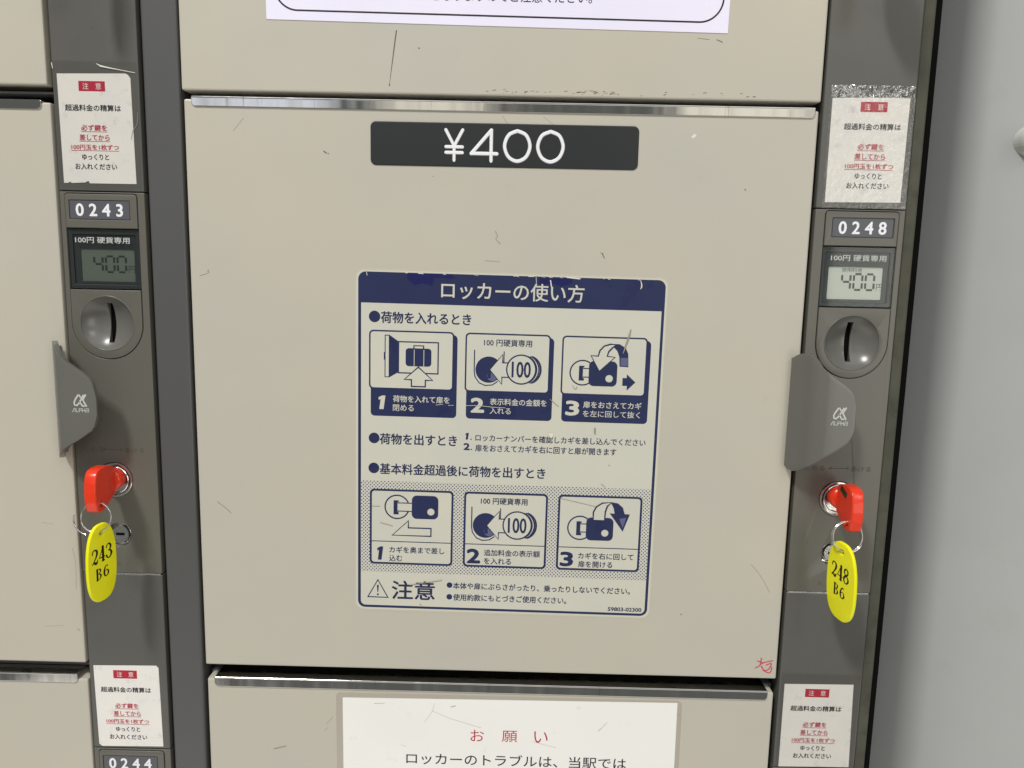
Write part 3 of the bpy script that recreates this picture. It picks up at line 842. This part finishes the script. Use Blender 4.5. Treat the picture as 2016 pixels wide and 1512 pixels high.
caps = [(('荷物を入れて扉を', 13.6, 45.5), ('閉める', 13.6, 25.3)), (('表示料金の金額を', 14.5, 46.3), ('入れる', 14.5, 26.3)), (('扉をおさえてカギ', 13.1, 45.8), ('を左に回して抜く', 13.1, 45.2))]
for i in range(3):
    x = BX[i]
    pn = isk('step_panel', shape([rr(x + 1.0, x + 49.4, -80.6, -60.0, (0, 0, 2.2, 2.2))], D1), M_navy)
    isk('step_panel_shade', shape([rr(x + 40, x + 49.4, -64.0, -33.6, (0, 2.6, 0, 0))], D1 + 0.01), M_navy, pn)
    isk('panel_outline', shape([rr(x, x + 47.5, -65.2, -32.0, 2.4)], D2), M_navy, pn)
    isk('panel_picture_ground', shape([rr(x + 0.85, x + 46.65, -64.35, -32.85, 1.7)], D3), M_sheet, pn)
    (t1, a0, a1), (t2, b0, b1) = caps[i]
    wd = (4.0, 6.7, 6.9)[i]
    isk('step_number', fat('123'[i], x + (5.4, 4.1, 3.6)[i], x + (5.4, 4.1, 3.6)[i] + wd, -76.7, -68.9, D2), M_sheet, pn)
    isk('caption_text', join(text(t1, x + a0, x + a1, -72.4, D2, h=3.8, bold=0.016), text(t2, x + b0, x + b1, -77.5, D2, h=3.7, bold=0.010)), M_sheet, pn)
    if i == 0:
        nv = [stroke([(15.1, -34.8), (15.1, -58.2), (17.4, -58.2), (17.4, -34.8)], 0.7, D4, cyc=True, round_=False), shape([[(17.4, -34.5), (22.9, -38.3), (22.9, -55.2), (17.4, -58.5)]], D4),
              stroke([(22.6, -38.2), (44.8, -38.2), (44.8, -55.7), (22.6, -55.7)], 1.0, D4, cyc=True, round_=False), shape([rr(26.6, 41.0, -51.8, -41.7, 1.8)], D4),
              stroke([(31.2, -42), (31.2, -40.2), (36.6, -40.2), (36.6, -42)], 0.8, D4), shape([rr(14.4, 15.2, -48.5, -44.2, 0.1)], D4)]
        ar = [(33.8, -52.2), (41.9, -59.5), (37.8, -59.5), (37.8, -63.2), (30.0, -63.2), (30.0, -59.4), (26.0, -59.3)]
        isk('pictogram', join(*nv), M_navy, pn)
        isk('pictogram_light', join(shape([ar], D5), stroke([(31.4, -42.6), (31.4, -51.8)], 0.4, D5), stroke([(36.8, -42.6), (36.8, -51.8)], 0.4, D5)), M_sheet, pn)
        isk('pictogram_arrow', stroke(ar, 1.0, D5 + 0.02, cyc=True, round_=False), M_navy, pn)
    elif i == 1:
        nv, wh, shd = pic_coin(73.2, -52.4, D4)
        nv.append(text('100 円硬貨専用', 70.3, 97.0, -39.1, D4, h=3.9, bold=0.014))
        isk('pictogram', join(*nv), M_navy, pn)
        isk('pictogram_light', join(*wh), M_sheet, pn)
        isk('pictogram_shade', join(*shd), M_navym, pn)
    else:
        nv, wh = pic_lock(125.7, -52.5, 7.3, 129.2, 145.0, -59.8, -45.7, (140.7, -55.4), D4)
        ca = [(135.0, -51.4), (130.1, -42.8), (134.1, -42.9), (134.9, -39.8), (137.2, -37.2), (140.6, -36.1), (143.6, -36.3), (141.6, -38.2), (139.8, -40.2), (139.0, -42.9), (143.4, -43.3)]
        cb = [(140.6, -35.9), (145.7, -35.9), (149.2, -38.0), (150.7, -41.2), (151.1, -48.6), (146.2, -48.4), (145.8, -43.0), (144.6, -39.8), (142.4, -37.6)]
        nv += [shape([cb], D4 + 0.06), shape([[(148.2, -54.8), (150.5, -54.8), (150.5, -52.6), (155.5, -57.1), (150.8, -61.8), (150.8, -59.2), (148.2, -59.2)]], D4)]
        isk('pictogram', join(*nv), M_navy, pn)
        isk('pictogram_light', join(*wh, shape([ca], D5 + 0.05)), M_sheet, pn)
        isk('pictogram_arrow', stroke(ca, 0.85, D5 + 0.07, cyc=True, round_=False), M_navy, pn)
        isk('pictogram_shade', shape([[(146.6, -43.5), (150.6, -43.5), (150.8, -48.1), (146.7, -47.9)]], D4 + 0.08), M_navym, pn)
db = isk('dotted_band', shape([[(1.6, -118.6), (167.9, -118.6), (167.9, -173.0), (1.6, -173.0)]], D1), M_dots)
CX = (6.8, 61.0, 115.1)
caps = [(('カギを奥まで差し', 11.4, 43.3), ('込む', 11.4, 18.9)), (('追加料金の表示額', 12.2, 44.5), ('を入れる', 12.2, 27.9)), (('カギを右に回して', 12.6, 44.6), ('扉を開ける', 12.8, 32.6))]
for i in range(3):
    x = CX[i]
    pn = isk('step_panel', shape([rr(x, x + 48.1, -168.2, -123.2, 2.4), rr(x + 1.15, x + 46.95, -167.05, -124.35, 1.6)], D3), M_navy)
    isk('panel_picture_ground', shape([rr(x + 0.5, x + 47.6, -167.7, -123.7, 2.0)], D2), M_sheet, pn)
    isk('panel_divider', stroke([(x + 0.6, -154.4), (x + 47.5, -154.4)], 0.5, D3, round_=False), M_navy, pn)
    (t1, a0, a1), (t2, b0, b1) = caps[i]
    wd = (3.6, 6.9, 6.8)[i]
    isk('step_number', fat('123'[i], x + (4.3, 2.6, 2.6)[i], x + (4.3, 2.6, 2.6)[i] + wd, -165.7, -157.6, D3), M_navy, pn)
    isk('caption_text', join(text(t1, x + a0, x + a1, -161.2, D3, h=3.8, bold=0.016), text(t2, x + b0, x + b1, -166.3, D3, h=3.8, bold=0.016)), M_navy, pn)
    if i == 0:
        nv, wh = pic_lock(22.5, -133.6, 7.3, 31.0, 46.2, -140.3, -126.5, (42.0, -136.0), D4)
        nv.append(stroke([(19.8, -150.6), (29.1, -141.6), (29.1, -145.9), (42.2, -145.9), (42.2, -150.6)], 1.0, D4, cyc=True, round_=False))
        isk('pictogram', join(*nv), M_navy, pn)
        isk('pictogram_light', join(*wh), M_sheet, pn)
    elif i == 1:
        nv, wh, shd = pic_coin(73.7, -143.0, D4)
        nv.append(text('100 円硬貨専用', 70.7, 97.4, -130.3, D4, h=3.9, bold=0.014))
        isk('pictogram', join(*nv), M_navy, pn)
        isk('pictogram_light', join(*wh), M_sheet, pn)
        isk('pictogram_shade', join(*shd), M_navym, pn)
    else:
        nv, wh = pic_lock(128.0, -142.6, 7.3, 131.6, 147.2, -149.8, -136.2, (142.5, -145.3), D4)
        ca = [(135.5, -137.8), (135.4, -133.0), (137.0, -129.8), (140.2, -127.5), (145.5, -126.9), (143.2, -129.2), (142.2, -132.6), (142.0, -137.8)]
        cb = [(145.0, -126.7), (149.2, -127.3), (152.2, -129.8), (153.4, -133.6), (156.3, -133.7), (152.7, -144.0), (144.8, -133.3), (147.6, -133.6), (147.0, -130.4)]
        nv += [shape([cb], D4 + 0.06)]
        isk('pictogram', join(*nv), M_navy, pn)
        isk('pictogram_light', join(*wh, shape([ca], D5 + 0.05)), M_sheet, pn)
        isk('pictogram_arrow', stroke(ca, 0.85, D5 + 0.07, cyc=True, round_=False), M_navy, pn)
        isk('pictogram_shade', shape([[(150.4, -136.5), (154.4, -135.6), (152.6, -142.0)]], D4 + 0.08), M_navym, pn)
isk('warning_symbol', join(stroke([(11.6, -178.0), (5.8, -188.6), (17.5, -188.7)], 1.15, D1, cyc=True, round_=False), stroke([(11.6, -181.6, 1.1), (11.6, -185.4, 0.5)], 1, D1), shape([circ(11.6, -187.0, 0.6, 14)], D1)), M_navy)
isk('caution_heading_text', text('注意', 19.9, 44.8, -189.4, D1, h=11.2, bold=0.018), M_navy)
isk('caution_text', join(shape([circ(53.5, -179.9, 1.7, 20)], D1), text('本体や扉にぶらさがったり、乗ったりしないでください。', 55.6, 158.8, -182.1, D1, h=4.0, bold=0.018),
                         shape([circ(53.5, -187.1, 1.7, 20)], D1), text('使用約款にもとづきご使用ください。', 55.8, 122.0, -189.2, D1, h=4.0, bold=0.018)), M_navy)
isk('form_number_text', text('59803-02300', 146.5, 166.0, -192.5, D1, h=2.25, bold=0.03), M_navy)
sc = [([(151.5, -27.5, 0.4), (150.5, -32, 1.0), (149.0, -37.0, 0.9), (147.8, -41, 0.3)], 1), ([(115.5, -125.2), (125, -127.2), (136.5, -129.6)], 0.25), ([(113, -72), (108.0, -68)], 0.3),
      ([(30.5, -180.5), (41, -178.6), (49.0, -177.0)], 0.4), ([(8.3, -133.5), (12.7, -133.4)], 0.25), ([(13, -143.2), (20, -145)], 0.35), ([(139, -116), (141.5, -118)], 0.25), ([(36.5, -192.3), (36.9, -192.4)], 0.6),
      ([(120.5, -60), (122, -62), (123, -60.5)], 0.3), ([(143, -105), (143.3, -105.2)], 0.5), ([(134, -84), (134.2, -87)], 0.8)]
isk('scratch_marks', join(*[stroke(p, wd, 0.46, smooth=len(p) > 2) for p, wd in sc]), M_scuff2)
isk('ink_scratches', join(*[stroke(p, wd, 0.46, smooth=len(p) > 2) for p, wd in [([(44, -73.4), (48, -72.8)], 0.25), ([(51, -73.4), (54, -73.2)], 0.25), ([(61, -73.2), (68, -73.0), (76, -73.6), (83, -73.8)], 0.3)]]), M_sheet)
isk('paint_chip', shape([[(108.2, -87.6), (110.8, -87.4), (110.6, -89.2), (109.6, -90.4), (108.4, -89.4)]], 0.46), M_chip)

# ------------------------------------------------------------------ paper notices on the doors
n1 = thing('paper_notice', 'lilac white printed notice with a rounded black frame line on the upper door', 'notice', (-16, 127, 0))
link('paper_sheet', shape([[(-137.1, 128.6), (-16, 127.2), (105.5, 125.8), (108.6, 300), (-139, 300)]], 0.0, 0.3, 0.05), M_notice, n1)
fr_ = [(-133.2, 290), (-132.8, 147)] + [(-120.6 - 12.2 * math.cos(math.radians(a)), 145.9 - 12.6 * math.sin(math.radians(a))) for a in range(8, 91, 8)]
fr_ += [(90.4 + 12.0 * math.sin(math.radians(a)), 143.2 - 12.1 * math.cos(math.radians(a))) for a in range(0, 89, 8)] + [(102.6, 144), (102.8, 290)]
link('frame_line', stroke(fr_, 0.9, 0.33), M_ink, n1)
nt_ = text('となりますのでご注意ください。', -50.0, 33.8, 139.3, 0.34, h=5.6, bold=0.006)
link('printed_text', nt_, M_ink, n1)
n2 = thing('laminated_notice', 'laminated white notice with red heading on the lower door', 'notice', (-1, -250, 0))
link('laminate_film', shape([rr(-104.9, 101.6, -480, -250.9, 3.0)], 0.0, 0.25, 0.08), M_lam, n2)
link('paper_sheet', shape([[(-101.0, -254.2), (98.9, -252.2), (99.6, -475), (-101.0, -475)]], 0.3), M_notice2, n2)
hd = []
for ch, a, b in (('お', -24.2, -16.0), ('願', -5.2, 4.0), ('い', 14.1, 22.3)):
    hd.append(text(ch, a, b, -280.4, 0.34, h=7.4))
link('heading_text', join(*hd), M_rink, n2)
link('printed_text', text('ロッカーのトラブルは、当駅では', -62.8, 69.9, -296.4, 0.34, h=7.6, bold=0.006), M_ink, n2)
link('scratch_marks', join(*[stroke(p, wd, 0.34, smooth=len(p) > 2) for p, wd in [([(-46, -256.6), (-47.5, -262), (-52, -269)], 0.22), ([(-47, -261.5), (-38, -265.5), (-30, -268), (-18, -271.5)], 0.25), ([(-36, -258.5), (-33.5, -257.8)], 0.7), ([(-82, -257.6), (-76, -257.2)], 0.4),
      ([(54, -270), (57.5, -266)], 0.3), ([(52.5, -271.5), (54, -270)], 0.5), ([(13, -279.6), (20, -281.4), (27.5, -283.2)], 0.22), ([(-66, -284), (-63, -285)], 0.25)]]), mat('grey_scuff', rgb(190, 188, 180), 0.6), n2)

# ------------------------------------------------------------------ caution stickers on the lock columns
def caution(label, corners, cx, base, boxdz, tape=None, nicks=()):
    t = thing('caution_sticker', label, 'sticker', (cx, corners[2][1], 0), 'caution stickers on the lock columns')
    link('paper_sheet', shape([corners], 0.0, 0.22, 0.04), M_paper, t)
    T = lambda s, w_, z, h, b=0.022: text(s, cx - w_ / 2, cx + w_ / 2, base + z, 0.27, h=h, bold=b)
    link('red_box', shape([[(cx - 7.1, base + boxdz), (cx + 7.1, base + boxdz), (cx + 7.1, base + boxdz + 5.2), (cx - 7.1, base + boxdz + 5.2)]], 0.26), M_rink, t)
    link('box_text', text('注　意', cx - 5.0, cx + 5.0, base + boxdz + 1.0, 0.29, h=3.3), M_paper, t)
    ul = lambda w_, z: stroke([(cx - w_ / 2, base + z - 0.5), (cx + w_ / 2, base + z - 0.5)], 0.28, 0.27, round_=False)
    for s_, w_, z_, h_ in (('超過料金の精算は', 30, 0, 3.3), ('ゆっくりと', 14.4, -25.4, 3.0), ('お入れください', 22.6, -30.5, 3.1)):
        link('black_text_line', T(s_, w_, z_, h_), M_ink, t)
    for s_, w_, z_, h_ in (('必ず鍵を', 13.8, -10.2, 3.1), ('差してから', 16.2, -15.2, 3.1), ('100円玉を1枚ずつ', 25.6, -20.1, 2.7)):
        link('red_text_line', join(T(s_, w_, z_, h_), ul(w_ + 0.4, z_)), M_rink, t)
    return t
c1 = caution('wrinkled white caution sticker directly above the number plate 0243, two nicks in its bottom edge',
             [(-250.1, 99.3), (-213.2, 99.9), (-211.9, 99.2), (-210.7, 97.6), (-210.1, 42.6), (-235.6, 42.5), (-236.3, 43.8), (-238.2, 42.9), (-245.4, 42.5), (-246.4, 43.2), (-247.6, 42.5), (-249.7, 42.5)],
             -231.6, 80.3, 10.2)
c2 = caution('white caution sticker on the left column between key tag 243 and number plate 0244',
             [(-250.0, -237.9), (-212.4, -237.2), (-211.0, -238.6), (-210.3, -289.4), (-247.6, -290.0), (-249.3, -288.4)], -231.2, -254.7, 8.9)
c3 = caution('white caution sticker under crinkled clear tape directly above the number plate 0248',
             [(162.9, 94.5), (203.9, 95.3), (203.5, 41.0), (163.0, 40.5)], 185.1, 78.4, 9.2)
c4 = caution('white caution sticker at the foot of the right column below key tag 248',
             [(161.6, -238.4), (202.2, -237.8), (203.7, -290.9), (161.6, -291.6)], 181.2, -255.2, 8.9)
def film(parent, name, x0, x1, z0, z1, amp, m, nx=44, nz=56, d=0.45, seed=0, fall=None):
    rnd = random.Random(seed)
    bm = bmesh.new()
    g_ = []
    for j in range(nz + 1):
        row = []
        for i in range(nx + 1):
            a = amp * (fall(j / nz) if fall else 1)
            row.append(bm.verts.new((x0 + (x1 - x0) * i / nx + rnd.uniform(-.2, .2) * (0 < i < nx), z0 + (z1 - z0) * j / nz + rnd.uniform(-.2, .2) * (0 < j < nz), d + rnd.random() ** 2 * a)))
        g_.append(row)
    for j in range(nz):
        for i in range(nx):
            bm.faces.new((g_[j][i], g_[j][i + 1], g_[j + 1][i + 1], g_[j + 1][i]))
    return link(name, mesh_of(bm), m, parent)
film(c3, 'crinkled_tape', 161.9, 205.9, 94.8, 101.2, 0.55, M_tapec, 30, 5, 0.1, 5)
film(c3, 'clear_tape', 161.6, 206.6, 37.4, 94.7, 0.10, M_tape, 56, 70, 0.4, 6, lambda t: 0.5 + 2.2 * max(0, t - 0.75))
film(c4, 'clear_tape', 159.6, 206.0, -292, -231.5, 0.02, M_tapes, 4, 4, 0.35, 7)
film(c1, 'clear_tape', -252.2, -207.0, 39.5, 106.0, 0.03, M_tapes, 6, 8, 0.35, 8)
link('tape_edge', join(stroke([(-228.4, 104.6, 0.25), (-226.2, 103.4, 0.9), (-222, 102.6, 0.6), (-217, 101.8, 0.4), (-208.0, 100.3, 0.3)], 0.4, 0.45), stroke([(-252.4, 104.6), (-252.0, 102.0)], 0.5, 0.4)), M_chip, c1)
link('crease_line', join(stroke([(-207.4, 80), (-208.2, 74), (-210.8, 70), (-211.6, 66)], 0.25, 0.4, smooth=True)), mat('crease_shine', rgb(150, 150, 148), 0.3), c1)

# ------------------------------------------------------------------ keys
def key_bunch(label, cx, zc, num, side, tagx, tagz, spare, window):
    t = thing('locker_key', label, 'key', (cx, zc, 1.0), 'keys hanging in the locks')
    # head: a flat bow standing out from the lock, cut as an outline in depth and height
    hz = [(8.0, 9.6), (10.5, 11.0), (15.0, 12.2), (21.0, 12.4), (25.0, 11.6), (27.2, 9.2), (28.3, 5.0), (28.8, 0.0), (28.6, -5.5), (27.4, -10.2), (25.4, -11.6), (22.6, -11.8), (19.5, -11.0),
          (15.0, -8.8), (10.5, -6.4), (8.0, -4.8)]
    hole = circ(22.8, -7.6, 1.5, 20)
    me = shape([hz, hole], -3.2, 3.2, 0.7, 3)
    R_ = Matrix(((0, 0, 1, cx), (0, 1, 0, zc), (1, 0, 0, 0), (0, 0, 0, 1)))     # (outline x -> d, outline y -> z, slab -> x)
    xform(me, R_)
    me.flip_normals()
    head = link('key_head', me, M_red, t, smooth=40)
    link('key_collar', lathe([(5.9, 1.5), (6.2, 4.0), (6.4, 6.2), (5.8, 7.4), (4.0, 8.2), (0, 8.4)], cx, zc + 1.6, 32), M_red, t, smooth=50)
    if window:
        link('number_window', xform(box(-4.2, 4.2, -1.7, 1.7, -0.2, 0.25, 0.15), Matrix(((0, 0, -1, cx - 3.2), (-0.35, 0.94, 0, zc + 8.2), (0.94, 0.35, 0, 16.5), (0, 0, 0, 1)))), mat('dark_label_window', (0.03, 0.03, 0.01), 0.3), t)
    else:
        link('head_seam', xform(stroke([(9.6, 11.2), (12.6, 8.5), (13.8, 3.5), (13.0, -2.0), (10.2, -5.6)], 0.25, 0, smooth=True), Matrix(((0, 0, 1, cx + 3.22), (0, 1, 0, zc), (1, 0, 0, 0), (0, 0, 0, 1)))), mat('red_seam', (0.55, 0.04, 0.02), 0.4), t)
    dm = [lathe([(0.0, 0.22), (0.35, 0.15), (0.5, -0.1)], a_, b_, 10) for a_, b_ in ((-2, 2.4), (-0.2, 1.9), (-2, 0.2), (-0.2, -0.3), (-2, -2.0), (-0.2, -2.5))]
    link('moulded_dots', xform(join(*dm), Matrix(((0, 0, -side, cx - side * 3.2), (0, 1, 0, zc - 0.5), (1, 0, 0, 16.5), (0, 0, 0, 1)))), M_red, t)
    rx, rz, rd = cx + (0.6 if side < 0 else -3.0), zc - 14.3, 23.6
    link('key_ring', join(torus(rx, rz, rd + 1.3, 8.2, 0.42, n=56, tilt=-0.18), torus(rx + 0.3, rz - 0.1, rd + 2.05, 8.25, 0.40, 30, 330, 56, tilt=-0.18)), M_ring, t, smooth=60)
    if spare:
        link('split_ring_end', torus(rx - 3.4, rz - 1.0, rd + 2.2, 8.4, 0.40, 165, 262, 30, tilt=-0.18), M_ring, t, smooth=60)
    # tag
    hw, hh = (10.2 if side < 0 else 11.6), 22.8
    out = []
    for k in range(56):
        a = 2 * PI * k / 56
        c_, s_ = math.cos(a), math.sin(a)
        e = 2.8
        wx = hw * (1 - 0.10 * max(0, s_))
        out.append((wx * math.copysign(abs(c_) ** (2 / e), c_), hh * math.copysign(abs(s_) ** (2 / e), s_)))
    me = shape([out, circ(0, hh - 5.4, 1.6, 20)], -1.0, 1.0, 0.5, 3)
    phi = math.radians(75)
    lean = math.radians(-4.0)
    tilt = math.radians(5.0)
    # tag's own right-hand direction and upright in (x, z, d)
    r_ = Vector((math.cos(phi), 0, side * math.sin(phi)))
    u_ = Vector((0, 1, 0))
    rr_ = r_ * math.cos(lean) + u_ * math.sin(lean) * side
    uu_ = u_ * math.cos(lean) - r_ * math.sin(lean) * side
    n_ = rr_.cross(uu_)
    uu_ = uu_ * math.cos(tilt) + n_ * math.sin(tilt)
    n_ = rr_.cross(uu_)
    def TM(off=0.0):
        c0 = Vector((tagx, tagz, 25.5)) + n_ * off
        return Matrix(((rr_.x, uu_.x, n_.x, c0.x), (rr_.y, uu_.y, n_.y, c0.y), (rr_.z, uu_.z, n_.z, c0.z), (0, 0, 0, 1)))
    xform(me, TM())
    tag = link('number_tag', me, M_yellow, t, smooth=50)
    g = []
    for k, ch in enumerate(num):
        g += glyph(ch, -7.3 + k * 4.9, 1.2, 4.0, 8.4, 1.15, 0.0, serif=True)
    g += glyph('B', -4.8, -8.8, 3.3, 6.2, 1.0, 0.0) + glyph('6', 0.4, -8.8, 3.5, 6.2, 0.95, 0.0)
    m_ = join(*g)
    xform(m_, TM(1.03))
    link('tag_number', m_, M_brown, t)
    return t
k1 = key_bunch('red headed key with yellow tag 243 hanging in the lock of the left column', uL[1][0] + 1.2, uL[1][1] + 0.2, '243', -1, -227.2, -163.0, True, False)
k2 = key_bunch('red headed key with yellow tag 248 hanging in the lock of the right column', uR[1][0] - 0.6, uR[1][1] + 0.6, '248', 1, 178.6, -163.6, False, True)
def copy_tree(o, dv):
    c = o.copy()
    COL.objects.link(c)
    for ch in list(o.children):
        if ch.name.startswith('tag_number'):
            continue
        k = ch.copy()
        COL.objects.link(k)
        k.parent = c
    c.location = o.location + dv
    return c
for o, lb in ((k1, 'yellow tagged red key out of view above the left lock column'), (k2, 'yellow tagged red key out of view above the right lock column')):
    c = copy_tree(o, Vector((0, 0, 0.330)))
    c['label'] = lb

# ------------------------------------------------------------------ wall set back to the right of the cabinets
link('gap_shade_strip', box(214.9, 218.3, -640, 640, -34, -4.0, 0.5), M_black, cabR)  # added black strip painting the shaded gap beside the cabinet
bm = bmesh.new()
RP, PX, PD = 200.0, 221.0, -62.0
sec = [(PX + RP - RP * math.cos(math.radians(90 * k / 30)), PD - RP + RP * math.sin(math.radians(90 * k / 30))) for k in range(31)]
sec += [(900, PD), (900, -460), (PX, -460)]
lo = [bm.verts.new((x, -700, d)) for x, d in sec]
hi = [bm.verts.new((x, 900, d)) for x, d in sec]
for k in range(len(sec)):
    j = (k + 1) % len(sec)
    bm.faces.new((lo[k], lo[j], hi[j], hi[k]))
bm.faces.new(lo)
bm.faces.new(hi)
bmesh.ops.recalc_face_normals(bm, faces=bm.faces[:])
wl = link('pillar', mesh_of(bm), M_pillar, None, smooth=40, flat_above=1e9)
wl['label'] = 'smooth pale grey rounded pillar set back beside the right edge of the lockers'
wl['category'] = 'pillar'
kn = link('wall_knob', lathe([(0, -74), (4.5, -74.6), (8, -76.5), (10, -80), (10.4, -84), (10.4, -104)], 326.5, 90.0, 32), M_knob, None, smooth=50)
kn['label'] = 'small ivory round knob on the grey pillar at the right edge of the photo'
kn['category'] = 'knob'
for o in bpy.data.objects:
    if o.name.split('.')[0] in ('scratch_marks', 'faint_marks', 'paint_chips', 'ink_scratches', 'worn_patch', 'tape_edge'):
        o['kind'] = 'stuff'
